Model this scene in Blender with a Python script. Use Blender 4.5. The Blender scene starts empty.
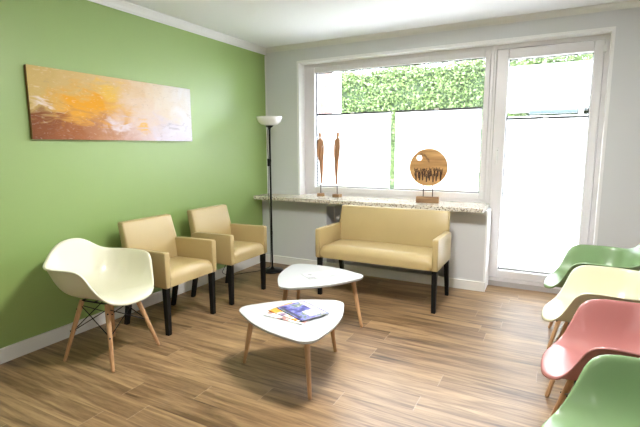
import bpy, bmesh, math, random
from math import pi, sin, cos, radians as R
from mathutils import Vector, Matrix

random.seed(7)
scene = bpy.context.scene
COL = scene.collection

# ------------------------------------------------------------------ materials
def new_mat(name):
    m = bpy.data.materials.new(name); m.use_nodes = True
    return m, m.node_tree.nodes, m.node_tree.links, m.node_tree.nodes['Principled BSDF']

def mat(name, col, rough=.5, metal=0., bump=0., bscale=60., var=0., vscale=8., coat=0., spec=.5):
    m, n, l, p = new_mat(name)
    p.inputs['Base Color'].default_value = (*col, 1)
    p.inputs['Roughness'].default_value = rough
    p.inputs['Metallic'].default_value = metal
    p.inputs['Coat Weight'].default_value = coat
    p.inputs['Specular IOR Level'].default_value = spec
    tc = n.new('ShaderNodeTexCoord')
    if var:
        t = n.new('ShaderNodeTexNoise'); t.inputs['Scale'].default_value = vscale; t.inputs['Detail'].default_value = 4
        l.new(tc.outputs['Object'], t.inputs['Vector'])
        r = n.new('ShaderNodeValToRGB')
        r.color_ramp.elements[0].position = .3; r.color_ramp.elements[1].position = .7
        r.color_ramp.elements[0].color = (*[c * (1 - var) for c in col], 1)
        r.color_ramp.elements[1].color = (*[min(1, c * (1 + var)) for c in col], 1)
        l.new(t.outputs['Fac'], r.inputs['Fac']); l.new(r.outputs['Color'], p.inputs['Base Color'])
    if bump:
        t = n.new('ShaderNodeTexNoise'); t.inputs['Scale'].default_value = bscale; t.inputs['Detail'].default_value = 5
        l.new(tc.outputs['Object'], t.inputs['Vector'])
        b = n.new('ShaderNodeBump'); b.inputs['Strength'].default_value = bump; b.inputs['Distance'].default_value = .002
        l.new(t.outputs['Fac'], b.inputs['Height']); l.new(b.outputs['Normal'], p.inputs['Normal'])
    return m

def wood_mat(name, dark, light, axis='Z', scale=30, rough=.45, stretch=.08, bump=.1):
    m, n, l, p = new_mat(name)
    tc = n.new('ShaderNodeTexCoord'); mp = n.new('ShaderNodeMapping')
    s = [1, 1, 1]; s['XYZ'.index(axis)] = stretch
    mp.inputs['Scale'].default_value = s
    l.new(tc.outputs['Object'], mp.inputs['Vector'])
    t = n.new('ShaderNodeTexNoise'); t.inputs['Scale'].default_value = scale; t.inputs['Detail'].default_value = 6
    t.inputs['Distortion'].default_value = .6
    l.new(mp.outputs['Vector'], t.inputs['Vector'])
    r = n.new('ShaderNodeValToRGB')
    r.color_ramp.elements[0].position = .32; r.color_ramp.elements[1].position = .68
    r.color_ramp.elements[0].color = (*dark, 1); r.color_ramp.elements[1].color = (*light, 1)
    l.new(t.outputs['Fac'], r.inputs['Fac']); l.new(r.outputs['Color'], p.inputs['Base Color'])
    b = n.new('ShaderNodeBump'); b.inputs['Strength'].default_value = bump; b.inputs['Distance'].default_value = .001
    l.new(t.outputs['Fac'], b.inputs['Height']); l.new(b.outputs['Normal'], p.inputs['Normal'])
    p.inputs['Roughness'].default_value = rough
    return m

def floor_mat():
    m, n, l, p = new_mat('oak_vinyl_planks')
    W, LEN = .150, 1.22
    tc = n.new('ShaderNodeTexCoord'); sep = n.new('ShaderNodeSeparateXYZ')
    l.new(tc.outputs['Object'], sep.inputs[0])
    def M(op, a, b=None, c=None):
        x = n.new('ShaderNodeMath'); x.operation = op
        for i, v in enumerate((a, b, c)):
            if v is None: continue
            if isinstance(v, (int, float)): x.inputs[i].default_value = v
            else: l.new(v, x.inputs[i])
        return x.outputs[0]
    y = M('DIVIDE', M('SUBTRACT', sep.outputs['Y'], .02), W); row = M('FLOOR', y); fy = M('FRACT', y)
    wn = n.new('ShaderNodeTexWhiteNoise'); wn.noise_dimensions = '1D'; l.new(row, wn.inputs['W'])
    x = M('DIVIDE', M('ADD', sep.outputs['X'], M('MULTIPLY', wn.outputs['Value'], LEN)), LEN)
    colx = M('FLOOR', x); fx = M('FRACT', x)
    cb = n.new('ShaderNodeCombineXYZ'); l.new(row, cb.inputs[0]); l.new(colx, cb.inputs[1])
    wn2 = n.new('ShaderNodeTexWhiteNoise'); wn2.noise_dimensions = '2D'; l.new(cb.outputs[0], wn2.inputs['Vector'])
    # grain: stretched noise, shifted per plank
    g = n.new('ShaderNodeCombineXYZ')
    l.new(M('ADD', M('MULTIPLY', sep.outputs['X'], .9), M('MULTIPLY', wn2.outputs['Value'], 37.)), g.inputs[0])
    l.new(M('MULTIPLY', sep.outputs['Y'], 11.), g.inputs[1])
    l.new(M('MULTIPLY', wn2.outputs['Value'], 9.), g.inputs[2])
    def noise(sc, det, dist, rough=.55):
        t = n.new('ShaderNodeTexNoise'); t.inputs['Scale'].default_value = sc; t.inputs['Detail'].default_value = det
        t.inputs['Distortion'].default_value = dist; t.inputs['Roughness'].default_value = rough
        l.new(g.outputs[0], t.inputs['Vector']); return t
    t1 = noise(1.5, 4, 1.1); t2 = noise(6.5, 6, .5, .65)
    mixv = M('ADD', M('MULTIPLY', t1.outputs['Fac'], .72), M('MULTIPLY', t2.outputs['Fac'], .28))
    mixv = M('ADD', mixv, M('MULTIPLY', M('SUBTRACT', wn2.outputs['Value'], .5), .09))
    r = n.new('ShaderNodeValToRGB'); e = r.color_ramp.elements
    e[0].position = .30; e[0].color = (.066, .034, .013, 1)
    e[1].position = .70; e[1].color = (.46, .295, .143, 1)
    a = e.new(.43); a.color = (.185, .107, .048, 1)
    a = e.new(.54); a.color = (.30, .185, .090, 1)
    l.new(mixv, r.inputs['Fac'])
    # dark long seams; end seams painted pale for the gleam off their bevels
    ey = M('LESS_THAN', M('MINIMUM', fy, M('SUBTRACT', 1., fy)), .009)
    ex = M('LESS_THAN', M('MINIMUM', fx, M('SUBTRACT', 1., fx)), .0016)
    mx = n.new('ShaderNodeMix'); mx.data_type = 'RGBA'
    l.new(M('MULTIPLY', ey, .45), mx.inputs['Factor']); l.new(r.outputs['Color'], mx.inputs['A']); mx.inputs['B'].default_value = (.13, .075, .04, 1)
    mx2 = n.new('ShaderNodeMix'); mx2.data_type = 'RGBA'
    l.new(M('MULTIPLY', ex, .4), mx2.inputs['Factor']); l.new(mx.outputs['Result'], mx2.inputs['A']); mx2.inputs['B'].default_value = (.50, .38, .27, 1)
    l.new(mx2.outputs['Result'], p.inputs['Base Color'])
    b = n.new('ShaderNodeBump'); b.inputs['Strength'].default_value = .12; b.inputs['Distance'].default_value = .001
    l.new(mixv, b.inputs['Height']); l.new(b.outputs['Normal'], p.inputs['Normal'])
    p.inputs['Roughness'].default_value = .43
    p.inputs['Specular IOR Level'].default_value = .6
    return m

def granite_mat():
    m, n, l, p = new_mat('granite')
    tc = n.new('ShaderNodeTexCoord')
    t = n.new('ShaderNodeTexVoronoi'); t.inputs['Scale'].default_value = 120
    l.new(tc.outputs['Object'], t.inputs['Vector'])
    sp = n.new('ShaderNodeSeparateColor'); l.new(t.outputs['Color'], sp.inputs[0])
    r = n.new('ShaderNodeValToRGB'); e = r.color_ramp.elements; r.color_ramp.interpolation = 'CONSTANT'
    e[0].position = 0; e[0].color = (.16, .12, .09, 1)
    e[1].position = .14; e[1].color = (.76, .69, .58, 1)
    for pos, c in ((.40, (.74, .68, .58)), (.68, (.36, .26, .16)), (.77, (.80, .76, .68))):
        a = e.new(pos); a.color = (*c, 1)
    l.new(sp.outputs[0], r.inputs['Fac']); l.new(r.outputs['Color'], p.inputs['Base Color'])
    p.inputs['Roughness'].default_value = .18
    return m

def brick_mat():
    m, n, l, p = new_mat('facing_brick')
    tc = n.new('ShaderNodeTexCoord'); sep = n.new('ShaderNodeSeparateXYZ'); cb = n.new('ShaderNodeCombineXYZ')
    l.new(tc.outputs['Object'], sep.inputs[0])
    ad = n.new('ShaderNodeMath'); l.new(sep.outputs[0], ad.inputs[0]); l.new(sep.outputs[1], ad.inputs[1])
    l.new(ad.outputs[0], cb.inputs[0]); l.new(sep.outputs[2], cb.inputs[1])
    b = n.new('ShaderNodeTexBrick'); l.new(cb.outputs[0], b.inputs['Vector'])
    b.inputs['Scale'].default_value = 1; b.inputs['Brick Width'].default_value = .24; b.inputs['Row Height'].default_value = .083
    b.inputs['Mortar Size'].default_value = .008
    b.inputs['Color1'].default_value = (.088, .050, .038, 1); b.inputs['Color2'].default_value = (.072, .036, .027, 1)
    b.inputs['Mortar'].default_value = (.11, .105, .10, 1)
    l.new(b.outputs['Color'], p.inputs['Base Color']); p.inputs['Roughness'].default_value = .85
    return m

def blind_mat():
    m, n, l, p = new_mat('pleated_blind_fabric')
    out = n['Material Output']
    d = n.new('ShaderNodeBsdfDiffuse'); d.inputs['Color'].default_value = (.88, .88, .88, 1)
    t = n.new('ShaderNodeBsdfTranslucent'); t.inputs['Color'].default_value = (.97, .97, .98, 1)
    mx = n.new('ShaderNodeMixShader'); mx.inputs[0].default_value = .90
    l.new(d.outputs[0], mx.inputs[1]); l.new(t.outputs[0], mx.inputs[2]); l.new(mx.outputs[0], out.inputs[0])
    return m

def glass_mat():
    m, n, l, p = new_mat('window_glass')
    out = n['Material Output']
    t = n.new('ShaderNodeBsdfTransparent'); t.inputs['Color'].default_value = (.96, .98, .97, 1)
    g = n.new('ShaderNodeBsdfGlossy'); g.inputs['Roughness'].default_value = .01
    f = n.new('ShaderNodeFresnel'); f.inputs['IOR'].default_value = 1.45
    mx = n.new('ShaderNodeMixShader')
    l.new(f.outputs[0], mx.inputs[0]); l.new(t.outputs[0], mx.inputs[1]); l.new(g.outputs[0], mx.inputs[2]); l.new(mx.outputs[0], out.inputs[0])
    return m

def painting_mat():
    # object coords: Y along the canvas (0..LEN), Z up (0..HGT)
    m, n, l, p = new_mat('abstract_canvas_paint')
    LEN, HGT = 1.450, .474
    tc = n.new('ShaderNodeTexCoord'); sep = n.new('ShaderNodeSeparateXYZ'); l.new(tc.outputs['Object'], sep.inputs[0])
    def M(op, a, b=None):
        x = n.new('ShaderNodeMath'); x.operation = op
        for i, v in enumerate((a, b)):
            if v is None: continue
            if isinstance(v, (int, float)): x.inputs[i].default_value = v
            else: l.new(v, x.inputs[i])
        return x.outputs[0]
    def noise(sc, det=6, dist=1., vec=None, off=0):
        mp = n.new('ShaderNodeMapping'); mp.inputs['Location'].default_value = (off, off, off)
        mp.inputs['Scale'].default_value = vec or (1, 1, 1)
        l.new(tc.outputs['Object'], mp.inputs['Vector'])
        t = n.new('ShaderNodeTexNoise'); t.inputs['Scale'].default_value = sc; t.inputs['Detail'].default_value = det
        t.inputs['Distortion'].default_value = dist; l.new(mp.outputs[0], t.inputs['Vector']); return M('SUBTRACT', t.outputs['Fac'], .5)
    nb = noise(4, 7, 1.5); ns = noise(9, 8, 1.2, (1, .6, 2), 5)
    u = M('ADD', M('DIVIDE', sep.outputs['Y'], LEN), M('MULTIPLY', nb, .35))
    v = M('ADD', M('DIVIDE', sep.outputs['Z'], HGT), M('MULTIPLY', ns, .7))
    def ramp(src, stops):
        r = n.new('ShaderNodeValToRGB'); e = r.color_ramp.elements
        e[0].position = stops[0][0]; e[0].color = (*stops[0][1], 1); e[1].position = stops[-1][0]; e[1].color = (*stops[-1][1], 1)
        for pos, c in stops[1:-1]: a = e.new(pos); a.color = (*c, 1)
        l.new(src, r.inputs['Fac']); return r.outputs['Color']
    def mix(f, a, b):
        x = n.new('ShaderNodeMix'); x.data_type = 'RGBA'; l.new(f, x.inputs['Factor']); l.new(a, x.inputs['A']); l.new(b, x.inputs['B']); return x.outputs['Result']
    def blob(cu, cv, ru, rv, soft=.5, amt=1.):
        d = M('SQRT', M('ADD', M('POWER', M('ABSOLUTE', M('DIVIDE', M('SUBTRACT', u, cu), ru)), 2.), M('POWER', M('ABSOLUTE', M('DIVIDE', M('SUBTRACT', v, cv), rv)), 2.)))
        x = n.new('ShaderNodeMapRange'); l.new(d, x.inputs[0]); x.inputs[1].default_value = 1.; x.inputs[2].default_value = 1 - soft
        x.inputs[3].default_value = 0; x.inputs[4].default_value = amt; return x.outputs[0]
    top = ramp(u, [(0, (.60, .43, .16)), (.25, (.66, .47, .20)), (.55, (.74, .52, .30)), (.75, (.80, .68, .56)), (.95, (.86, .84, .86))])
    bot = ramp(u, [(0, (.22, .075, .03)), (.2, (.36, .13, .05)), (.38, (.50, .25, .14)), (.55, (.68, .48, .44)), (.75, (.74, .66, .74)), (.95, (.84, .82, .90))])
    x = n.new('ShaderNodeMapRange'); l.new(v, x.inputs[0]); x.inputs[1].default_value = .28; x.inputs[2].default_value = .5
    c = mix(x.outputs[0], bot, top)
    def const(col):
        r = n.new('ShaderNodeRGB'); r.outputs[0].default_value = (*col, 1); return r.outputs[0]
    c = mix(blob(.30, .52, .28, .34, .8), c, const((.80, .38, .03)))
    c = mix(blob(.42, .75, .14, .2, .8, .7), c, const((.84, .54, .08)))
    c = mix(blob(.64, .40, .20, .42, .9, .75), c, const((.80, .66, .62)))
    c = mix(blob(.48, .22, .10, .13, .8, .8), c, const((.80, .72, .78)))
    c = mix(blob(.60, .22, .05, .12, .8, .8), c, const((.84, .50, .10)))
    c = mix(blob(.04, .52, .07, .06, .8, .9), c, const((.80, .70, .66)))
    c = mix(blob(.88, .30, .13, .035, .9, .5), c, const((.40, .36, .42)))
    # scratchy strokes
    st = noise(26, 8, 2., (1, .5, 1.6), 11)
    s2 = n.new('ShaderNodeMapRange'); l.new(st, s2.inputs[0]); s2.inputs[1].default_value = .09; s2.inputs[2].default_value = .2; s2.inputs[4].default_value = .22
    c = mix(s2.outputs[0], c, const((.33, .27, .22)))
    s3 = n.new('ShaderNodeMapRange'); l.new(st, s3.inputs[0]); s3.inputs[1].default_value = -.08; s3.inputs[2].default_value = -.2; s3.inputs[4].default_value = .30
    c = mix(s3.outputs[0], c, const((.88, .80, .66)))
    l.new(c, p.inputs['Base Color']); p.inputs['Roughness'].default_value = .75; p.inputs['Specular IOR Level'].default_value = .25
    b = n.new('ShaderNodeBump'); b.inputs['Strength'].default_value = .3; b.inputs['Distance'].default_value = .003
    l.new(st, b.inputs['Height']); l.new(b.outputs[0], p.inputs['Normal'])
    return m

def cover_mat(name, stops, scale, seed, stripes=False):
    m, n, l, p = new_mat(name)
    tc = n.new('ShaderNodeTexCoord'); mp = n.new('ShaderNodeMapping'); mp.inputs['Location'].default_value = (seed, seed * .7, 0)
    l.new(tc.outputs['Object'], mp.inputs[0])
    t = n.new('ShaderNodeTexNoise'); t.inputs['Scale'].default_value = scale; t.inputs['Detail'].default_value = 3
    l.new(mp.outputs[0], t.inputs['Vector'])
    r = n.new('ShaderNodeValToRGB'); e = r.color_ramp.elements
    e[0].position = stops[0][0]; e[0].color = (*stops[0][1], 1); e[1].position = stops[-1][0]; e[1].color = (*stops[-1][1], 1)
    for pos, c in stops[1:-1]: a = e.new(pos); a.color = (*c, 1)
    l.new(t.outputs['Fac'], r.inputs['Fac']); l.new(r.outputs['Color'], p.inputs['Base Color'])
    p.inputs['Roughness'].default_value = .5; p.inputs['Specular IOR Level'].default_value = .3
    return m

MT = dict(
    green_wall=mat('green_wall_paint', (.285, .42, .118), .46, bump=.05, bscale=220, spec=1.),
    grey_wall=mat('off_white_wall_paint', (.72, .73, .74), .7, bump=.25, bscale=220),
    white_wall=mat('white_reveal_paint', (.92, .92, .92), .6, bump=.1, bscale=200),
    ceiling=mat('ceiling_paint', (.83, .84, .86), .85, bump=.1, bscale=150),
    trim=mat('white_trim', (.80, .80, .78), .45),
    skirting=mat('skirting_white', (.88, .87, .84), .5),
    upvc=mat('window_frame_plastic', (.80, .78, .79), .32),
    seal=mat('rubber_seal', (.03, .03, .035), .6),
    leather=mat('cream_leather', (.495, .378, .180), .36, bump=.35, bscale=260, var=.03, vscale=5),
    black_wood=mat('black_lacquered_wood', (.007, .007, .007), .5, spec=.25),
    shell_cream=mat('cream_plastic', (.75, .73, .56), .3, bump=.04, bscale=400),
    shell_ivory=mat('ivory_plastic', (.70, .685, .49), .27, bump=.04, bscale=400),
    shell_pink=mat('dusty_pink_plastic', (.46, .19, .175), .27, bump=.04, bscale=400),
    shell_green=mat('pale_green_plastic', (.235, .36, .175), .27, bump=.04, bscale=400),
    beech=wood_mat('beech_legs', (.46, .245, .115), (.62, .37, .19), 'Z', 60),
    black_metal=mat('black_metal', (.012, .012, .014), .35, metal=.6),
    chrome=mat('brushed_steel', (.55, .55, .56), .3, metal=1.),
    white_top=mat('white_lacquer', (.50, .51, .51), .40, spec=.35),
    edge_top=mat('table_edge_band', (.55, .55, .53), .4),
    lamp_glass=None,
    carved=wood_mat('carved_brown_wood', (.34, .15, .065), (.60, .32, .16), 'Z', 40, .5),
    disc_wood=wood_mat('golden_wood', (.40, .20, .065), (.72, .42, .16), 'X', 26, .45),
    dark_relief=mat('dark_carving', (.085, .04, .022), .6),
    block_wood=wood_mat('block_wood', (.20, .11, .055), (.42, .25, .12), 'X', 40, .6),
    rod=mat('dark_rod', (.07, .065, .06), .4, metal=.7),
    granite=granite_mat(), floor=floor_mat(), brick=brick_mat(), blind=blind_mat(), glass=glass_mat(), painting=painting_mat(),
    canvas_side=mat('canvas_edge', (.25, .14, .06), .8),
    rail=mat('blind_rail_aluminium', (.10, .10, .105), .5, metal=.3),
    radiator=mat('radiator_enamel', (.60, .60, .58), .4),
    paper=mat('paper_edges', (.80, .79, .76), .7),
    paving=mat('pale_paving', (.60, .59, .57), .9, var=.05, vscale=3),
    garden_white=mat('white_render_wall', (.86, .86, .85), .8),
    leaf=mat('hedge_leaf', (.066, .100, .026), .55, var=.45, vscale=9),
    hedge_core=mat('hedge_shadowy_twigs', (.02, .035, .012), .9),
    dark_gutter=mat('dark_green_gutter', (.010, .022, .024), .5),
    cable=mat('black_cable', (.015, .015, .015), .5),
    plastic_white=mat('white_plastic', (.8, .8, .79), .35),
)
_m, _n, _l, _p = new_mat('opal_glass')
_p.inputs['Base Color'].default_value = (.85, .85, .84, 1); _p.inputs['Roughness'].default_value = .25
_p.inputs['Subsurface Weight'].default_value = 0.
MT['lamp_glass'] = _m
MT['cover_blue'] = cover_mat('magazine_cover_blue', [(.3, (.02, .02, .06)), (.42, (.07, .07, .28)), (.5, (.24, .24, .55)), (.58, (.10, .16, .07)), (.66, (.62, .62, .55))], 13, 3.)
MT['cover_orange'] = cover_mat('magazine_cover_orange', [(.3, (.05, .03, .06)), (.42, (.85, .30, .02)), (.52, (.85, .33, .03)), (.58, (.75, .72, .70)), (.7, (.20, .10, .22))], 9, 8.)
MT['cover_white'] = cover_mat('magazine_cover_white', [(.3, (.06, .10, .10)), (.42, (.55, .25, .22)), (.5, (.80, .80, .78)), (.7, (.84, .84, .82))], 11, 5.)
MT['leaflet'] = cover_mat('pale_leaflet', [(.38, (.36, .37, .37)), (.46, (.66, .66, .65)), (.58, (.62, .63, .62)), (.66, (.30, .31, .32))], 9, 1.3)

# ------------------------------------------------------------------ mesh helpers
def smooth(me, on=True):
    for p in me.polygons: p.use_smooth = on

def obj(name, bm, m, parent=None, sm=False, loc=None):
    me = bpy.data.meshes.new(name)
    bmesh.ops.recalc_face_normals(bm, faces=bm.faces)
    bm.to_mesh(me); bm.free()
    mats = m if isinstance(m, (list, tuple)) else [m]
    for k in mats: me.materials.append(k)
    if sm: smooth(me)
    o = bpy.data.objects.new(name, me); COL.objects.link(o)
    if parent: o.parent = parent
    if loc: o.location = loc
    return o

def box(bm, x0, x1, y0, y1, z0, z1, mi=0):
    vs = [bm.verts.new(p) for p in ((x0, y0, z0), (x1, y0, z0), (x1, y1, z0), (x0, y1, z0), (x0, y0, z1), (x1, y0, z1), (x1, y1, z1), (x0, y1, z1))]
    for f in ((3, 2, 1, 0), (4, 5, 6, 7), (0, 1, 5, 4), (1, 2, 6, 5), (2, 3, 7, 6), (3, 0, 4, 7)):
        fc = bm.faces.new([vs[i] for i in f]); fc.material_index = mi
    return vs

def boxes(*bs):
    bm = bmesh.new()
    for b in bs: box(bm, *b)
    return bm

def bevel(o, w=.004, seg=2, angle=40):
    md = o.modifiers.new('bevel', 'BEVEL'); md.width = w; md.segments = seg; md.limit_method = 'ANGLE'; md.angle_limit = R(angle)
    return o

def tube(bm, pts, rad, seg=10, cap=True):
    pts = [Vector(p) for p in pts]
    rad = rad if isinstance(rad, (list, tuple)) else [rad] * len(pts)
    rings = []; up = None
    for i, p in enumerate(pts):
        d = (pts[min(i + 1, len(pts) - 1)] - pts[max(i - 1, 0)]).normalized()
        if up is None:
            up = Vector((1, 0, 0)) if abs(d.x) < .8 else Vector((0, 1, 0))
        a = (up - d * up.dot(d)).normalized(); up = a; b = d.cross(a)
        rings.append([bm.verts.new(p + (a * cos(2 * pi * k / seg) + b * sin(2 * pi * k / seg)) * rad[i]) for k in range(seg)])
    for i in range(len(rings) - 1):
        for k in range(seg):
            bm.faces.new((rings[i][k], rings[i][(k + 1) % seg], rings[i + 1][(k + 1) % seg], rings[i + 1][k]))
    if cap:
        bm.faces.new(rings[0][::-1]); bm.faces.new(rings[-1])
    return bm

def lathe(bm, prof, seg=48, cx=0, cy=0):
    rings = []
    for r, z in prof:
        if r < 1e-5: rings.append([bm.verts.new((cx, cy, z))])
        else: rings.append([bm.verts.new((cx + r * cos(2 * pi * k / seg), cy + r * sin(2 * pi * k / seg), z)) for k in range(seg)])
    for a, b in zip(rings, rings[1:]):
        for k in range(seg):
            k2 = (k + 1) % seg
            if len(a) == 1 and len(b) == 1: continue
            if len(a) == 1: bm.faces.new((a[0], b[k], b[k2]))
            elif len(b) == 1: bm.faces.new((a[k], a[k2], b[0]))
            else: bm.faces.new((a[k], a[k2], b[k2], b[k]))
    return bm

def empty(name, label, cat, loc=(0, 0, 0), rz=0., group=None):
    o = bpy.data.objects.new(name, None); COL.objects.link(o); o.empty_display_size = .1
    o.location = loc; o.rotation_euler = (0, 0, rz)
    return tag(o, label, cat, group)

def tag(o, label, cat, group=None):
    o['label'] = label; o['category'] = cat
    if group: o['group'] = group
    return o

def struct(name, bm, m, label=None, parent=None, **k):
    o = obj(name, bm, m, parent, **k)
    if not parent: o['kind'] = 'structure'
    if label: o['label'] = label
    return o

def copy_tree(o, parent=None):
    c = o.copy(); COL.objects.link(c)
    if parent: c.parent = parent
    for ch in list(o.children): copy_tree(ch, c)
    return c

# ------------------------------------------------------------------ room
XL, XR = -3.072, 1.45        # green wall, right wall
YB = -2.9                    # wall behind the camera
YW, YF, YG, YP = 4.445, 4.57, 4.625, 4.32   # back wall, frame front, glass, parapet below sill
ZC = 2.485
RX0, RX1, RZ = -2.626, .325, 2.288          # window recess
PX = -.547                                   # right end of the parapet
def S(name, bm, m, label, **k): return struct(name, bm, m, label, **k)

S('floor', boxes((XL - .2, XR + .2, YB - .2, 4.557, -.1, 0)), MT['floor'], 'brown oak plank floor')
S('ceiling', boxes((XL - .2, XR + .2, YB - .2, YW + .3, ZC, ZC + .1)), MT['ceiling'], 'white ceiling')
S('wall_left', boxes((XL - .2, XL, YB - .2, YW + .3, 0, ZC)), MT['green_wall'], 'apple green painted wall')
S('wall_right', boxes((XR, XR + .2, YB - .2, YW + .3, 0, ZC)), MT['grey_wall'], 'off-white wall on the right')
S('wall_rear', boxes((XL, XR, YB - .2, YB, 0, ZC)), MT['grey_wall'], 'off-white wall behind the viewer')
bm = boxes((XL, RX0, YW, YG + .12, .77, ZC), (RX0, RX1, YW, YG + .12, RZ, ZC), (RX1, XR, YW, YG + .12, 0, ZC))
# parapet with radiator niche
NX0, NX1, NZ = -2.215, -.875, .70
for b in ((XL, NX0, YP, YG + .12, 0, .77), (NX1, PX, YP, YG + .12, 0, .77), (NX0, NX1, 4.52, YG + .12, 0, .77), (NX0, NX1, YP, 4.52, NZ + .02, .77)): box(bm, *b)
S('wall_back', bm, MT['grey_wall'], 'off-white wall around the window and the garden door')

# cornice on left and back walls
def cornice_prof(bm, axis, a0, a1):
    prof = [(0, -.088), (.010, -.088), (.014, -.074), (.020, -.070), (.030, -.045), (.046, -.024), (.056, -.014), (.060, -.012), (.060, 0), (0, 0)]
    prof = [(p * .62, q * .80) for p, q in prof]
    if axis == 'Y': r0 = [bm.verts.new((XL + p, a0, ZC + q)) for p, q in prof]; r1 = [bm.verts.new((XL + p, a1, ZC + q)) for p, q in prof]
    else: r0 = [bm.verts.new((a0, YW - p, ZC + q * .7)) for p, q in prof]; r1 = [bm.verts.new((a1, YW - p, ZC + q * .7)) for p, q in prof]
    n = len(prof)
    for i in range(n): bm.faces.new((r0[i], r0[(i + 1) % n], r1[(i + 1) % n], r1[i]))
    bm.faces.new(r0); bm.faces.new(r1)
    return bm
S('trim_1', cornice_prof(bmesh.new(), 'Y', YB, YW), MT['trim'], 'white cornice along the green wall')
S('trim_2', cornice_prof(bmesh.new(), 'X', XL, XR), MT['trim'], 'white cornice above the window wall')
S('trim_3', boxes((XL, XL + .014, YW - .012, YW, .811, ZC - .08)), MT['trim'], 'white edging strip in the corner beside the floor lamp')
# bright corner bead round the recess + white reveals
S('trim_4', boxes((RX0 - .020, RX0 + .004, YW - .004, YF, .811, RZ + .022), (RX0 + .004, RX1 - .004, YW - .004, YF, RZ - .004, RZ + .022), (RX1 - .004, RX1 + .018, YW - .004, YF, 0, RZ + .022)), MT['white_wall'], 'white reveal edging round the window and garden door')
S('trim_5', boxes((PX - .006, PX + .010, YP - .004, YF, 0, .768)), MT['white_wall'], 'white edging on the end of the wall below the sill')
S('baseboard_left', bevel_b := boxes((XL, XL + .016, YB, YP, 0, .096)), MT['skirting'], 'white baseboard along the green wall')
S('baseboard_back', boxes((XL + .016, PX + .014, YP - .016, YP, 0, .09)), MT['skirting'], 'white baseboard below the window')
S('baseboard_right', boxes((RX1 + .012, XR - .016, YW - .016, YW, 0, .09)), MT['skirting'], 'white baseboard right of the garden door')
S('trim_6', boxes((PX + .012, RX1, 4.557, YG + .12, -.1, .045)), mat('threshold_stone', (.50, .47, .46), .5), 'pale threshold under the garden door')

# ---- window with two pleated blinds
def frame_rect(bm, x0, x1, z0, z1, w, y0, y1, wl=None, wr=None, wt=None, wb=None):
    wl = wl if wl is not None else w; wr = wr if wr is not None else w; wt = wt if wt is not None else w; wb = wb if wb is not None else w
    box(bm, x0, x0 + wl, y0, y1, z0, z1); box(bm, x1 - wr, x1, y0, y1, z0, z1)
    box(bm, x0 + wl, x1 - wr, y0, y1, z1 - wt, z1); box(bm, x0 + wl, x1 - wr, y0, y1, z0, z0 + wb)
MX = -.583                # seam window / door frame
GX0, GX1, GZ0, GZ1 = -2.487, -.662, .905, 2.188
bm = bmesh.new(); frame_rect(bm, RX0, MX, .811, RZ, .06, YF, YG + .05, wl=.055, wr=.03, wt=.04, wb=.03)
win = S('window_1', bm, MT['upvc'], 'wide window in a pale plastic frame above the granite sill'); bevel(win, .005)
bm = bmesh.new(); x0, x1, z0, z1 = RX0 + .055, MX - .03, .841, RZ - .04
frame_rect(bm, x0, x1, z0, z1, .06, YF - .012, YG + .04, wl=GX0 - x0, wr=x1 - GX1, wt=z1 - GZ1, wb=GZ0 - z0)
o = struct('window_sash', bm, MT['upvc'], parent=win); bevel(o, .008, 3)
bm = bmesh.new(); frame_rect(bm, GX0 - .001, GX1 + .001, GZ0 - .001, GZ1 + .001, .006, YG - .02, YG + .01)
struct('window_seal', bm, MT['seal'], parent=win)
struct('window_pane', boxes((GX0, GX1, YG + .012, YG + .018, GZ0, GZ1)), MT['glass'], parent=win)
# ---- garden door
DX0, DX1, DZ0, DZ1 = -.456, .211, .163, 2.150
bm = bmesh.new(); frame_rect(bm, MX, RX1, .045, RZ, .06, YF, YG + .05, wl=.022, wr=.04, wt=.045, wb=.035)
door = S('door_1', bm, MT['upvc'], 'glazed garden door in a pale plastic frame'); bevel(door, .005)
x0, x1, z0, z1 = MX + .024, RX1 - .042, .088, RZ - .05
bm = bmesh.new(); frame_rect(bm, x0, x1, z0, z1, .06, YF - .015, YG + .04, wl=DX0 - x0, wr=x1 - DX1, wt=z1 - DZ1, wb=DZ0 - z0)
o = struct('door_sash', bm, MT['upvc'], parent=door); bevel(o, .008, 3)
bm = bmesh.new(); frame_rect(bm, DX0 - .001, DX1 + .001, DZ0 - .001, DZ1 + .001, .006, YG - .02, YG + .01)
struct('door_seal', bm, MT['seal'], parent=door)
struct('door_pane', boxes((DX0, DX1, YG + .012, YG + .018, DZ0, DZ1)), MT['glass'], parent=door)
bm = boxes((-.530, -.504, YF - .027, YF - .015, 1.20, 1.35)); tube(bm, [(-.517, YF - .02, 1.32), (-.517, YF - .065, 1.32)], .009); tube(bm, [(-.517, YF - .06, 1.325), (-.515, YF - .062, 1.20)], [.010, .008])
o = struct('door_handle', bm, MT['plastic_white'], parent=door); bevel(o, .003)
bm = boxes((.275, .300, YF - .03, YF + .002, 2.14, 2.20))
o = struct('door_hinge', bm, MT['plastic_white'], parent=door); bevel(o, .004)
bm = bmesh.new(); tube(bm, [(-.44, YF - .035, .075), (-.44, YF + .01, .075)], .014, 12)
struct('door_stop', bm, MT['plastic_white'], parent=door)

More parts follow.
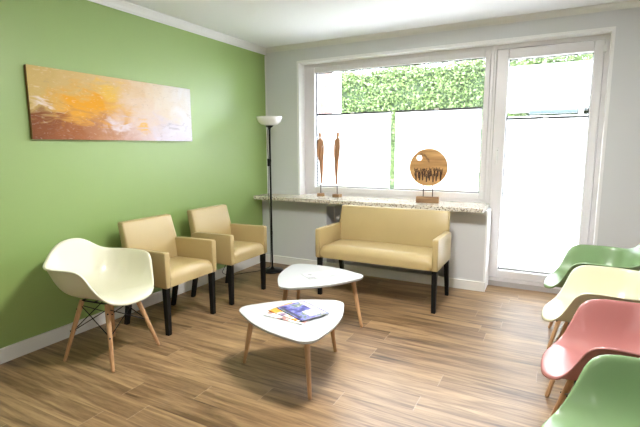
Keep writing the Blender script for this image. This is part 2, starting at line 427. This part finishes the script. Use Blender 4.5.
def blind(name, x0, x1, z0, z1, y, label, group):
    t = empty(name, label, 'blind', ((x0 + x1) / 2, y, z0), group=group)
    w = (x1 - x0) / 2; h = z1 - z0; n = int(h / .018)
    bm = bmesh.new(); prev = None
    for i in range(n + 1):
        z = .012 + (h - .024) * i / n; yy = .004 if i % 2 else -.004
        a = bm.verts.new((-w + .002, yy, z)); b = bm.verts.new((w - .002, yy, z))
        if prev: bm.faces.new((prev[0], prev[1], b, a))
        prev = (a, b)
    obj('pleated_fabric', bm, MT['blind'], t)
    o = obj('top_rail', boxes((-w, w, -.009, .009, h - .019, h)), MT['rail'], t); bevel(o, .002)
    o = obj('bottom_rail', boxes((-w, w, -.009, .009, 0, .013)), MT['plastic_white'], t); bevel(o, .002)
    o = obj('pull_tab', boxes((-.022, .022, -.016, -.009, h - .012, h + .006)), MT['plastic_white'], t); bevel(o, .002)
    for s in (-1, 1): obj('tension_cord', tube(bmesh.new(), [(s * (w - .012), 0, 0), (s * (w - .012), 0, h)], .0012, 6), MT['plastic_white'], t)
    return t
yb = YG - .004
blind('pleated_blind', -2.481, -1.595, .908, 1.737, yb - .004, 'white pleated blind in the left half of the wide window', 'pleated blinds')
blind('pleated_blind', -1.545, -.678, .908, 1.737, yb - .004, 'white pleated blind in the right half of the wide window', 'pleated blinds')
blind('pleated_blind', -.450, .205, .168, 1.625, yb - .004, 'tall white pleated blind on the garden door', 'pleated blinds')

# ---- granite sill
o = obj('window_sill', boxes((XL, -.562, 4.151, 4.32, .770, .811), (XL, -.562, 4.32, YW, .770, .811), (RX0 - .012 + .012, -.562, YW, YF, .770, .811)), MT['granite'])
o['kind'] = 'structure'; o['label'] = 'speckled granite window sill'; bevel(o, .004)

# ---- radiator with valve in the niche
t = empty('radiator', 'white panel radiator in the niche behind the two-seat bench', 'radiator', (-1.5, 4.44, .14))
bm = bmesh.new()
prof = []
x = -.52
while x < .50:
    box(bm, x, x + .03, -.05, .05, 0, .50); box(bm, x + .03, x + .04, -.044, .044, .01, .49); x += .04
o = obj('radiator_body', bm, MT['radiator'], t); bevel(o, .003, 1)
bm = bmesh.new(); tube(bm, [(-.52, 0, .45), (-.60, 0, .45)], .010); tube(bm, [(-.60, 0, .47), (-.60, 0, .40), (-.60, .07, .40)], .010)
obj('valve_pipe', bm, MT['chrome'], t, sm=True)
bm = bmesh.new(); tube(bm, [(-.60, 0, .45), (-.60, -.03, .45), (-.60, -.075, .45), (-.60, -.085, .45)], [.015, .020, .022, .017], 20)
obj('thermostat_knob', bm, MT['plastic_white'], t, sm=True)

# ------------------------------------------------------------------ armchairs and bench
def rounded_panel(name, parent, x0, x1, y0, y1, z0, z1, m, w=.014, taper=None):
    bm = boxes((x0, x1, y0, y1, z0, z1))
    o = obj(name, bm, m, parent); bevel(o, w, 4); smooth(o.data)
    return o

def cushion(parent, x0, x1, hw, z0, z1, dome):
    # seat: front at x1, domed top, rounded front roll
    bm = bmesh.new(); nx, ny = 16, 18; grid = []
    for i in range(nx + 1):
        u = i / nx; row = []
        for j in range(ny + 1):
            v = j / ny * 2 - 1
            x = x0 + (x1 - x0) * u; y = v * hw
            fr = max(0, (u - .86) / .14)
            z = z1 + dome * (1 - v ** 4) * (1 - abs(2 * u - 1.1) ** 3 * .5) - .030 * fr ** 2.2 - .010 * (1 - u)
            row.append(bm.verts.new((x + .012 * (fr > .99) * 0, y, z)))
        grid.append(row)
    for i in range(nx):
        for j in range(ny): bm.faces.new((grid[i][j], grid[i + 1][j], grid[i + 1][j + 1], grid[i][j + 1]))
    def skirt(vs, zl, off):
        prev = None
        mids = []
        for v in vs:
            a = bm.verts.new((v.co.x + off[0], v.co.y + off[1], v.co.z - .03)); b = bm.verts.new((v.co.x + off[0], v.co.y + off[1], zl)); mids.append((v, a, b))
        for (p, q) in zip(mids, mids[1:]):
            bm.faces.new((p[0], q[0], q[1], p[1])); bm.faces.new((p[1], q[1], q[2], p[2]))
    skirt([grid[nx][j] for j in range(ny + 1)], z0, (.008, 0))
    skirt([grid[0][j] for j in range(ny + 1)], z0, (0, 0))
    skirt([grid[i][0] for i in range(nx + 1)], z0, (0, 0))
    skirt([grid[i][ny] for i in range(nx + 1)], z0, (0, 0))
    fb = [bm.verts.new(p) for p in ((x0, -hw, z0), (x1 + .008, -hw, z0), (x1 + .008, hw, z0), (x0, hw, z0))]; bm.faces.new(fb)
    bmesh.ops.remove_doubles(bm, verts=bm.verts, dist=.0008)
    o = obj('seat', bm, MT['leather'], parent, sm=True)
    return o

def leather_seat(name, label, cat, width, depth, ztop, loc, rz, group=None):
    """front towards +X; local origin under the front edge centre"""
    t = empty(name, label, cat, loc, rz, group)
    hw = width / 2; at = .048; zb = .358
    for s in (-1, 1):
        # arm panel: front face upright, top almost level
        ya, yb_ = (hw - at, hw) if s > 0 else (-hw, -hw + at)
        bm = bmesh.new()
        pr = [(0, zb), (0, .622), (-depth + .045, .616), (-depth + .0, .60), (-depth - .005, zb)]
        a = [bm.verts.new((x, ya, z)) for x, z in pr]; b = [bm.verts.new((x, yb_, z)) for x, z in pr]
        n = len(pr)
        for i in range(n): bm.faces.new((a[i], a[(i + 1) % n], b[(i + 1) % n], b[i]))
        bm.faces.new(a); bm.faces.new(b[::-1])
        o = obj('armrest', bm, MT['leather'], t); bevel(o, .011, 4); smooth(o.data)
        # piping along the front edge
        for y in (ya + .004, yb_ - .004):
            bm = bmesh.new(); tube(bm, [(-.004, y, zb + .01), (-.003, y, .612), (-.015, y, .620), (-depth + .06, y, .614)], .0028, 6)
            obj('piping', bm, MT['leather'], o, sm=True)
    cushion(t, -depth + .06, -.012, hw - at + .002, zb + .004, .462, .020)
    # backrest, slightly reclined slab with rounded top
    bm = bmesh.new()
    pr = [(-depth + .060, .44), (-depth + .040, .60), (-depth - .005, ztop - .012), (-depth - .014, ztop), (-depth - .062, ztop), (-depth - .073, ztop - .012), (-depth - .040, .60), (-depth - .006, zb), (-depth + .06, zb)]
    ny = 8
    secs = []
    for j in range(ny + 1):
        v = j / ny * 2 - 1
        secs.append([bm.verts.new((x - (0), v * (hw - (.0 if z < .45 else .028)), z)) for x, z in pr])
    n = len(pr)
    for a, b in zip(secs, secs[1:]):
        for i in range(n): bm.faces.new((a[i], a[(i + 1) % n], b[(i + 1) % n], b[i]))
    bm.faces.new(secs[0]); bm.faces.new(secs[-1][::-1])
    o = obj('backrest', bm, MT['leather'], t); bevel(o, .012, 3, 50); smooth(o.data)
    for s in (-1, 1):
        for front in (1, 0):
            bm = bmesh.new()
            if front: xt, xb, wt, wb = -.035, -.035, .042, .034
            else: xt, xb, wt, wb = -depth + .035, -depth - .040, .042, .032
            yt = s * (hw - .030)
            vs = []
            for x, z, w in ((xb, 0, wb / 2), (xt, zb + .002, wt / 2)):
                vs.append([bm.verts.new((x + sx * w, yt + sy * w, z)) for sx, sy in ((-1, -1), (1, -1), (1, 1), (-1, 1))])
            for i in range(4): bm.faces.new((vs[0][i], vs[0][(i + 1) % 4], vs[1][(i + 1) % 4], vs[1][i]))
            bm.faces.new(vs[0][::-1]); bm.faces.new(vs[1])
            o = obj('leg', bm, MT['black_wood'], t); bevel(o, .003, 2)
    return t

G_ARM = 'cream leather armchairs along the green wall'
leather_seat('armchair', 'cream leather armchair with black legs next to the moulded plastic chair, below the painting', 'armchair', .540, .445, .806, (-2.408, 2.462, 0), 0, G_ARM)
leather_seat('armchair', 'cream leather armchair with black legs nearest the floor lamp', 'armchair', .540, .445, .806, (-2.408, 3.183, 0), 0, G_ARM)
leather_seat('bench', 'wide cream leather two-seat bench with armrests and black legs under the window sill', 'bench', 1.118, .50, .785, (-1.357, 3.508, 0), -pi / 2)

# ------------------------------------------------------------------ moulded shell chairs
def catmull(P, n):
    out = []
    for i in range(len(P) - 1):
        p0 = P[max(i - 1, 0)]; p1 = P[i]; p2 = P[i + 1]; p3 = P[min(i + 2, len(P) - 1)]
        for k in range(n):
            t = k / n
            out.append(tuple(.5 * ((2 * b) + (-a + c) * t + (2 * a - 5 * b + 4 * c - d) * t * t + (-a + 3 * b - 3 * c + d) * t ** 3) for a, b, c, d in zip(p0, p1, p2, p3)))
    out.append(P[-1]); return out

def shell_mesh():
    # half rim from front middle round to back middle: x, y, z, wall (0 = waterfall, 1 = upright)
    half = [
        (.260, .000, .408, .00), (.254, .080, .410, .00), (.234, .138, .419, .04), (.203, .186, .440, .15),
        (.166, .222, .486, .45), (.134, .248, .550, .7), (.108, .265, .606, .95), (.074, .278, .638, 1.0), (.020, .287, .648, 1.0), (-.040, .293, .648, 1.0),
        (-.105, .298, .648, 1.0), (-.175, .286, .648, 1.0), (-.232, .248, .653, 1.0), (-.268, .200, .673, 1.0), (-.290, .150, .712, 1.0), (-.300, .096, .745, 1.0), (-.304, .045, .760, 1.0), (-.305, .000, .764, 1.0)]
    h = catmull(half, 3)
    full = h + [(x, -y, z, w) for x, y, z, w in h[-2:0:-1]]
    bm = bmesh.new(); N = 12
    c = Vector((-.01, 0, .415)); cv = bm.verts.new(c)
    rings = []
    for x, y, z, w in full:
        rim = Vector((x, y, z)); col = []
        hz = Vector((x - c.x, y - c.y, 0))
        # knee of the wall: outward extent and control points
        low = .80 if w > .5 else .86
        side = abs(y) / .31
        P0 = c
        P1 = c + hz * (.62 + .22 * w) + Vector((0, 0, -.014 * w + .014 * (1 - w)))
        kx = .93 - .09 * w
        P2 = Vector((c.x + hz.x * kx, c.y + hz.y * kx, c.z + (z - c.z) * (.50 * w) + .026 * (1 - w)))
        P3 = rim
        flange = Vector((hz.x, hz.y, 0)).normalized() * .016 * w
        for i in range(1, N + 1):
            t = (i / N) ** .85
            p = P0 * (1 - t) ** 3 + P1 * 3 * t * (1 - t) ** 2 + P2 * 3 * t * t * (1 - t) + P3 * t ** 3
            if i == N: p = rim
            col.append(bm.verts.new(p))
        # outward flare of the rim
        e = rim + flange + Vector((0, 0, -.007 - .008 * (1 - w)))
        col.append(bm.verts.new(e))
        rings.append(col)
    n = len(rings)
    for i in range(n):
        a, b = rings[i], rings[(i + 1) % n]
        bm.faces.new((cv, a[0], b[0]))
        for k in range(N): bm.faces.new((a[k], a[k + 1], b[k + 1], b[k]))
    return bm

def shell_chair(label, cat, m, loc, rz, group=None):
    t = empty('shell_chair', label, cat, loc, rz, group)
    o = obj('seat_shell', shell_mesh(), m, t, sm=True)
    md = o.modifiers.new('sub', 'SUBSURF'); md.levels = 1; md.render_levels = 1
    md = o.modifiers.new('sol', 'SOLIDIFY'); md.thickness = .008; md.offset = -1
    a = .2035
    tops = {}
    for sx, sy in ((1, 1), (1, -1), (-1, 1), (-1, -1)):
        f = Vector((a * sx, a * sy, 0)); tp = Vector((.105 * sx - .005, .115 * sy, .392))
        tops[(sx, sy)] = (f, tp)
        bm = bmesh.new(); tube(bm, [f, f.lerp(tp, .02), f.lerp(tp, .5), f.lerp(tp, .8), tp], [.0095, .0105, .0145, .016, .0155], 14)
        g = obj('leg', bm, MT['beech'], t, sm=True)
        d = Vector((sx, sy, 0)).normalized() * .02
        for q in (.50, .86):
            p = f.lerp(tp, q); obj('bolt', tube(bmesh.new(), [p - d * .85, p + d * .95], .0052, 8), MT['black_metal'], g)
    # crossing struts on all four sides
    order = [(1, 1), (1, -1), (-1, -1), (-1, 1)]
    for i in range(4):
        A, B = tops[order[i]], tops[order[(i + 1) % 4]]
        a0 = A[0].lerp(A[1], .50); a1 = A[0].lerp(A[1], .92); b0 = B[0].lerp(B[1], .50); b1 = B[0].lerp(B[1], .92)
        obj('wire_brace', tube(bmesh.new(), [a0, b1], .0032, 6), MT['black_metal'], t); obj('wire_brace', tube(bmesh.new(), [b0, a1], .0032, 6), MT['black_metal'], t)
    bm = bmesh.new()
    P = [tops[k][1] for k in order]
    for i in range(4):
        q = Vector(P[i]); r = Vector(P[(i + 1) % 4]); q.z = r.z = .391; tube(bm, [q, r], .005, 8)
    tube(bm, [(P[0] + P[3]) / 2 , (P[1] + P[2]) / 2], .005, 8)
    obj('mounting_frame', bm, MT['black_metal'], t)
    return t

ch0 = shell_chair('cream moulded plastic armchair on beech legs, by the green wall left of the leather armchairs', 'chair', MT['shell_cream'], (-2.555, 1.843, 0), R(7))
G_R = 'moulded plastic chairs in a row on the right'
for x, y, m, lb, rz in ((.226, 3.44, 'shell_green', 'pale green moulded plastic chair next to the garden door, farthest of the right-hand row', 180),
                 (.232, 2.79, 'shell_ivory', 'ivory yellow moulded plastic chair between the far green chair and the pink chair', 180),
                 (.250, 2.115, 'shell_pink', 'dusty pink moulded plastic chair in the right-hand row', 180),
                 (.250, 1.47, 'shell_green', 'pale green moulded plastic chair at the bottom right corner, nearest the viewer', 180)):
    c = copy_tree(ch0); c.location = (x, y, 0); c.rotation_euler.z = R(rz)
    tag(c, lb, 'chair', G_R)
    for k in c.children:
        if k.name.startswith('seat_shell'):
            k.data = k.data.copy(); k.data.materials.clear(); k.data.materials.append(MT[m])

# ------------------------------------------------------------------ coffee tables
def pick_outline(P, r=.085, sag=.040, n=12, m=8):
    """rounded triangle with bulging sides through the tips P (counter-clockwise)"""
    C = sum((Vector(p) for p in P), Vector((0, 0))) / 3
    ins = []
    for p in P:
        p = Vector(p); d = (C - p).normalized(); ins.append(p + d * r * 1.0)
    pts = []
    for i in range(3):
        a, b = ins[i], ins[(i + 1) % 3]; prv = ins[(i - 1) % 3]
        def nrm(p, q):
            d = (q - p).normalized(); return Vector((d.y, -d.x))
        # tangent change at the ends of a bulged side
        L = (b - a).length; al = math.atan(4 * sag / L)
        n1 = nrm(a, b); n0 = nrm(prv, a); L0 = (a - prv).length; al0 = math.atan(4 * sag / L0)
        a_start = math.atan2(n0.y, n0.x) + al0; a_end = math.atan2(n1.y, n1.x) - al
        while a_end < a_start: a_end += 2 * pi
        for k in range(m + 1):
            th = a_start + (a_end - a_start) * k / m
            pts.append(a + Vector((cos(th), sin(th))) * r)
        for k in range(1, n):
            s = k / n; q = a.lerp(b, s) + n1 * (4 * sag * s * (1 - s) + r); pts.append(q)
    return pts

def coffee_table(label, P, feet, H, group):
    C = sum((Vector(p) for p in P), Vector((0, 0))) / 3
    t = empty('coffee_table', label, 'table', (C.x, C.y, 0), group=group)
    out = [p - C for p in pick_outline(P)]
    bm = bmesh.new()
    top = [bm.verts.new((p.x, p.y, H)) for p in out]
    bot = [bm.verts.new((p.x * .985, p.y * .985, H - .018)) for p in out]
    n = len(out)
    for i in range(n):
        f = bm.faces.new((top[i], bot[i], bot[(i + 1) % n], top[(i + 1) % n]))
    bm.faces.new(top); bm.faces.new(bot[::-1])
    o = obj('tabletop', bm, MT['white_top'], t); bevel(o, .004, 3, 50)
    for f in feet:
        f = Vector(f) - C; tp = f * .80
        bm = bmesh.new(); a = Vector((f.x, f.y, 0)); b = Vector((tp.x, tp.y, H - .017))
        tube(bm, [a, a.lerp(b, .03), b], [.0105, .0115, .0185], 16)
        g = obj('leg', bm, MT['beech'], t, sm=True)
        bm = bmesh.new(); lathe(bm, [(0, H - .024), (.032, H - .024), (.034, H - .0175), (0, H - .0175)], 20, tp.x, tp.y)
        obj('mounting_plate', bm, MT['chrome'], g)
    return t
GT = 'white triangular coffee tables'
H1, H2 = .370, .402
coffee_table('white rounded triangular coffee table with magazines on it, in front', [(-1.692, 2.125), (-1.075, 1.890), (-1.190, 2.515)], [(-1.687, 2.135), (-1.113, 1.966), (-1.239, 2.543)], H1, GT)
coffee_table('white rounded triangular coffee table standing behind, nearer the bench', [(-1.868, 3.090), (-1.630, 2.505), (-1.232, 3.010)], [(-1.880, 3.120), (-1.710, 2.590), (-1.243, 3.007)], H2, GT)

def magazine(cx, cy, z, ang, w, l, th, cover, label, curl=.0, parts=()):
    t = empty('magazine', label, 'magazine', (cx, cy, z), ang, 'magazines on the front coffee table')
    o = obj('pages', boxes((-w / 2 + .001, w / 2 - .001, -l / 2 + .001, l / 2 - .001, .0005, th)), MT['paper'], t)
    o = obj('cover', boxes((-w / 2, w / 2, -l / 2, l / 2, th, th + .0008), (-w / 2, -w / 2 + .001, -l / 2, l / 2, 0, th), (-w / 2, w / 2, -l / 2, l / 2, 0, .0005)), cover, t)
    for (a, b, c, d, m) in parts:
        obj('printed_panel', boxes((a, b, c, d, th + .0007, th + .0012)), m, t)
    return t
white_ink = mat('white_print', (.66, .66, .64), .5); pale_ink = mat('pale_print', (.50, .42, .46), .5); dark_ink = mat('dark_print', (.04, .04, .10), .3); orange_ink = mat('orange_print', (.85, .32, .03), .3); green_ink = mat('green_print', (.13, .22, .07), .3)
MAG = True

# ------------------------------------------------------------------ floor lamp
LX, LY = -2.728, 4.00
t = empty('floor_lamp', 'black floor lamp with a white bowl shade in the corner by the window', 'lamp', (LX, LY, 0))
bm = lathe(bmesh.new(), [(0, 0), (.122, 0), (.124, .006), (.118, .016), (.05, .024), (.018, .034), (.012, .05), (0, .05)]); obj('lamp_base', bm, MT['black_metal'], t, sm=True)
bm = bmesh.new(); tube(bm, [(0, 0, .03), (0, 0, 1.58)], .0105, 14)
for z in (.42, .80, 1.20): tube(bm, [(0, 0, z), (0, 0, z + .03)], .0125, 14)
obj('lamp_pole', bm, MT['black_metal'], t, sm=True)
bm = lathe(bmesh.new(), [(0, 1.545), (.012, 1.545), (.016, 1.565), (.034, 1.574), (.045, 1.592), (.047, 1.597), (0, 1.597)], 32); obj('shade_holder', bm, MT['black_metal'], t, sm=True)
bm = lathe(bmesh.new(), [(0, 1.588), (.04, 1.588), (.086, 1.600), (.114, 1.622), (.129, 1.652), (.136, 1.680), (.131, 1.680), (.123, 1.652), (.108, 1.628), (.082, 1.609), (.03, 1.598), (0, 1.598)], 48); obj('lamp_shade', bm, MT['lamp_glass'], t, sm=True)
bm = bmesh.new(); box(bm, -.030, -.012, -.012, .012, 1.16, 1.24); o = obj('lamp_switch', bm, MT['black_metal'], t); bevel(o, .003)
bm = bmesh.new()
pts = catmull([(-.02, 0, 1.56), (-.032, -.004, 1.42), (-.022, 0, 1.24), (-.022, 0, 1.16), (-.030, 0, .9), (-.018, .002, .5), (-.024, 0, .1), (-.05, -.02, .035), (-.12, -.08, .008), (-.2, -.20, .006), (-.255, -.30, .006), (-.265, -.40, .008), (-.275, -.46, .04), (-.286, -.50, .075), (-.288, -.47, .11), (-.29, -.42, .17), (-.292, -.40, .24)], 5)
tube(bm, pts, .0030, 6); obj('lamp_cord', bm, MT['cable'], t, sm=True)
# socket on the green wall the cord runs to
t = empty('wall_socket', 'white double socket low on the green wall behind the armchairs', 'socket', (XL, LY - .43, .25))
o = obj('socket_plate', boxes((0, .011, -.04, .12, -.04, .04)), MT['plastic_white'], t); bevel(o, .003)
for y in (.0, .08): obj('socket_inset', tube(bmesh.new(), [(.0105, y, 0), (.0125, y, 0)], .022, 20), MT['seal'], t)

# ------------------------------------------------------------------ painting
t = empty('painting', 'long abstract painting in gold, brown and pale pink on the green wall', 'painting', (XL, 1.732, 1.420))
LEN, HGT = 1.450, .474
o = obj('canvas_face', boxes((.026, .028, 0, LEN, 0, HGT)), MT['painting'], t)
o = obj('stretcher_frame', boxes((.001, .0262, .001, LEN - .001, .001, HGT - .001)), MT['canvas_side'], t)

# ------------------------------------------------------------------ sill sculptures
def figure(x, y, h, label, lean=0, twist=0.):
    t = empty('wooden_sculpture', label, 'sculpture', (x, y, .811), twist, 'slender wooden figures on the sill')
    o = obj('sculpture_base', boxes((-.042, .042, -.035, .035, 0, .034)), MT['block_wood'], t); bevel(o, .002)
    bm = bmesh.new(); tube(bm, [(0, 0, .03), (0, 0, .20)], .005, 8); obj('metal_rod', bm, MT['rod'], t)
    # armless body, robe tapering to a point
    prof = [(.14, .009, .009), (.20, .014, .012), (.30, .022, .017), (.40, .028, .020), (.46, .034, .022), (.51, .029, .019), (.55, .026, .017), (.59, .034, .019), (.617, .036, .018), (.632, .020, .013), (.638, .013, .011), (.648, .012, .011), (.657, .018, .016), (.672, .0215, .019), (.687, .018, .017), (.697, .007, .007)]
    bm = bmesh.new(); seg = 20; rings = []
    for z, a, b in prof:
        a *= .86; rings.append([bm.verts.new((a * cos(2 * pi * k / seg) + lean * sin(z * 6) * .01, b * sin(2 * pi * k / seg), z * h / .697)) for k in range(seg)])
    for p, q in zip(rings, rings[1:]):
        for k in range(seg): bm.faces.new((p[k], p[(k + 1) % seg], q[(k + 1) % seg], q[k]))
    bm.faces.new(rings[0]); bm.faces.new(rings[-1])
    o = obj('carved_figure', bm, MT['carved'], t, sm=True)
    for s in (-1, 1):
        bm = bmesh.new(); k = h / .697
        tube(bm, [(s * .024, 0, .612 * k), (s * .031, -.004, .55 * k), (s * .030, -.010, .47 * k), (s * .020, -.016, .40 * k)], [.0085, .0075, .007, .006], 8)
        obj('carved_arm', bm, MT['carved'], o, sm=True)
    return t
figure(-2.355, 4.455, .708, 'slender carved wooden figure on a rod, left one of the pair on the sill', 1, .5)
figure(-2.135, 4.425, .708, 'slender carved wooden figure on a rod, right one of the pair on the sill', -1, -.1)

# round disc with a hole and a frieze of cheering people
t = empty('disc_sculpture', 'round wooden disc with carved cheering people and a hole, on the sill', 'sculpture', (-1.115, 4.365, .811), .12)
o = obj('sculpture_base', boxes((-.110, .110, -.030, .030, 0, .062)), MT['block_wood'], t); bevel(o, .003)
for s in (-1, 1): obj('metal_rod', tube(bmesh.new(), [(s * .045 + .002, 0, .06), (s * .045 + .002, 0, .20)], .005, 8), MT['rod'], t)
RD = .182; cz = .348; hx, hz, hr = -.090, .092, .027
bm = bmesh.new(); N = 72
def ringp(y):
    o_ = [bm.verts.new((RD * cos(2 * pi * k / N), y, cz + RD * sin(2 * pi * k / N))) for k in range(N)]
    i_ = [bm.verts.new((hx + hr * cos(2 * pi * k / N), y, cz + hz + hr * sin(2 * pi * k / N))) for k in range(N)]
    return o_, i_
fo, fi = ringp(-.012); bo, bi = ringp(.012)
for k in range(N):
    j = (k + 1) % N
    bm.faces.new((fo[k], fo[j], fi[j], fi[k])); bm.faces.new((bo[k], bi[k], bi[j], bo[j]))
    bm.faces.new((fo[k], bo[k], bo[j], fo[j])); bm.faces.new((fi[k], fi[j], bi[j], bi[k]))
disc = obj('wooden_disc', bm, MT['disc_wood'], t)
random.seed(3)
for row, (nb, z0, sc) in enumerate(((9, -.060, 1.0), (8, -.10, .95))):
    for i in range(nb):
        x = (i - (nb - 1) / 2) * (.262 / nb) + random.uniform(-.004, .004)
        lim = math.sqrt(max(0, RD ** 2 - x ** 2)) - .01
        bm = bmesh.new(); y = -.014 - .001 * row
        zt = z0 + random.uniform(-.008, .014) + .02
        zb_ = max(-lim, zt - .058)
        tube(bm, [(x, y, cz + zt), (x, y, cz + zb_)], [.0075 * sc, .006], 8)
        tube(bm, [(x, y, cz + zt + .004), (x, y, cz + zt + .012), (x, y, cz + zt + .021)], [.003, .0065, .003], 8)
        a = random.uniform(.3, 1.0)
        for s in (-1, 1):
            if random.random() < .85:
                tube(bm, [(x, y, cz + zt - .006), (x + s * .012, y, cz + zt + .004), (x + s * (.012 + .008 * a), y, cz + zt + .030)], [.004, .0035, .0022], 6)
        obj('carved_person', bm, MT['dark_relief'], disc)
for k in range(3): obj('engraved_ray', tube(bmesh.new(), [(hx - .004 + .012 * k, -.0125, cz + hz + .036 + .006 * k), (hx + .05, -.0125, cz + hz + .02 + .008 * k), (hx + .10, -.0125, cz + .045 + .012 * k)], .0014, 5), MT['dark_relief'], disc)

# ------------------------------------------------------------------ magazines / leaflet
magazine(-1.345, 2.170, H1 + .0005, R(86), .20, .275, .004, MT['cover_white'], 'white magazine with a photo cover, bottom of the pile on the front table')
magazine(-1.345, 2.200, H1 + .0060, R(75), .19, .265, .004, MT['cover_orange'], 'magazine with an orange cover, in the middle of the pile on the front table',
         parts=((-.09, -.01, .06, .12, orange_ink),))
magazine(-1.306, 2.227, H1 + .0115, R(65), .20, .27, .0045, MT['cover_blue'], 'magazine with a blue photo cover, topmost of the pile on the front table',
         parts=((.055, .09, -.12, .125, pale_ink), (-.02, .05, -.11, -.02, white_ink), (-.09, -.07, -.10, .12, dark_ink)))
t = tag(obj('leaflet', boxes((-.075, .075, -.11, .11, 0, .002)), MT['leaflet'], None, loc=(-1.545, 2.885, H2 + .0004)), 'pale glossy leaflet lying on the rear coffee table', 'leaflet')
t.rotation_euler.z = R(-35)

# ------------------------------------------------------------------ unseen fill lights added on the ceiling to brighten the room
for i, (x, y, pw) in enumerate(((.2, -1.2, 9), (-.75, 2.15, 42))):
    t = empty('fill_light', ('unseen round fill light added on the ceiling behind the viewer', 'unseen round fill light added on the ceiling near the middle of the room')[i], 'lamp', (x, y, ZC), group='added fill lights')
    bm = lathe(bmesh.new(), [(0, 0), (.30, 0), (.31, -.03), (.30, -.05), (.27, -.05), (.27, -.02), (0, -.02)], 40); obj('fill_light_housing', bm, MT['trim'], t)
    dm, dn, dl, dp = new_mat('fill_light_diffuser'); dp.inputs['Emission Color'].default_value = (1, .985, .955, 1); dp.inputs['Emission Strength'].default_value = 2.5
    obj('fill_light_diffuser', lathe(bmesh.new(), [(0, -.045), (.268, -.045), (.268, -.035), (0, -.035)], 40), dm, t)
    L = bpy.data.lights.new('fill_light_area', 'AREA'); L.shape = 'DISK'; L.size = .5; L.energy = pw; L.color = (1., .985, .955)
    lo = bpy.data.objects.new('fill_light_emitter', L); COL.objects.link(lo); lo.parent = t; lo.location = (0, 0, -.06)

# ------------------------------------------------------------------ outside
o = struct('ground', boxes((-14, 14, YG + .13, 30, -.14, -.04)), MT['paving'], 'pale terrace outside')
o = obj('brick_pier', boxes((-2.93, -2.60, YG + .125, 5.25, -.04, 2.75)), MT['brick']); tag(o, 'pale red brick pier outside the left end of the window', 'pier')
o = obj('white_pier', boxes((-2.90, -2.62, 5.255, 5.55, -.04, 2.75)), MT['garden_white']); tag(o, 'white rendered pier outside beyond the brick pier', 'pier')
# hedge
def hedge(name, x0, x1, y0, y1, h, n, label, seed):
    random.seed(seed)
    t = empty(name, label, 'hedge', ((x0 + x1) / 2, (y0 + y1) / 2, -.04))
    w = (x1 - x0) / 2; d = (y1 - y0) / 2
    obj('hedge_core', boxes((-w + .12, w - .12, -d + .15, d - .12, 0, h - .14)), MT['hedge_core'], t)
    bm = bmesh.new()
    for i in range(n):
        if random.random() < .78:
            x = random.uniform(-w, w); z = random.uniform(.6, h); y = -d + .02 + .07 * sin(x * 5 + sin(z * 4)) * cos(z * 5) + random.uniform(0, .12)
        else:
            x = random.uniform(-w, w); y = random.uniform(-d, d); z = h - random.uniform(0, .12) + .05 * sin(x * 4)
        s = random.uniform(.020, .044); a = Matrix.Rotation(random.uniform(0, 6.28), 3, 'Z') @ Matrix.Rotation(random.uniform(-1.2, 1.2), 3, 'X') @ Matrix.Rotation(random.uniform(0, 6.28), 3, 'Y')
        vs = [bm.verts.new(Vector((x, y, z)) + a @ Vector(p) * s) for p in ((-1, 0, 0), (0, -.5, .1), (1, 0, 0), (0, .5, .1))]
        bm.faces.new(vs)
    obj('leaves', bm, MT['leaf'], t)
    return t
hedge('garden_hedge', -6.9, 3.2, 9.0, 9.9, 3.02, 52000, 'tall green leafy hedge across the garden', 4)
t = empty('garden_shed', 'white flat-fronted garden building seen through the top of the door glass', 'building', (.05, 7.9, -.04))
o = obj('wall', boxes((-.80, 2.2, -.0, .8, 0, 1.87)), MT['garden_white'], t)
o = obj('fascia', boxes((-.86, 2.3, -.16, .9, 1.98, 2.62)), MT['garden_white'], t); bevel(o, .01)
o = obj('gutter', boxes((-.50, .16, -.22, -.10, 1.885, 1.955)), MT['dark_gutter'], t); bevel(o, .02)
o = obj('downpipe', boxes((.17, .23, -.22, -.15, .2, 2.02)), MT['garden_white'], t)

# ------------------------------------------------------------------ world
w = bpy.data.worlds.new('World'); scene.world = w; w.use_nodes = True
bg = w.node_tree.nodes['Background']; bg.inputs['Color'].default_value = (.90, .95, 1.06, 1); bg.inputs['Strength'].default_value = 16.5

sl = bpy.data.lights.new('sun', 'SUN'); sl.energy = 7; sl.angle = R(1.5); sl.color = (1, .96, .9)
so = bpy.data.objects.new('sun', sl); COL.objects.link(so)
so.rotation_euler = Vector((.25, .62, -1.)).normalized().to_track_quat('-Z', 'Y').to_euler()

# ------------------------------------------------------------------ camera
cam = bpy.data.cameras.new('camera'); co = bpy.data.objects.new('camera', cam); COL.objects.link(co)
yaw, pitch, roll, fpx = .4884, .1478, -.0048, 445.67
fw = Vector((-sin(yaw) * cos(pitch), cos(yaw) * cos(pitch), -sin(pitch))); rt = Vector((cos(yaw), sin(yaw), 0)); up = rt.cross(fw)
rt2 = rt * cos(roll) + up * sin(roll); up2 = -rt * sin(roll) + up * cos(roll)
Mx = Matrix((rt2, up2, -fw)).transposed().to_4x4(); Mx.translation = (0, 0, 1.36)
co.matrix_world = Mx
cam.sensor_width = 36; cam.sensor_fit = 'HORIZONTAL'; cam.lens = fpx / 640 * 36; cam.clip_start = .05
scene.camera = co
vs = scene.view_settings; vs.view_transform = 'Standard'; vs.look = 'None'; vs.exposure = .87; vs.gamma = 1; vs.use_curve_mapping = False
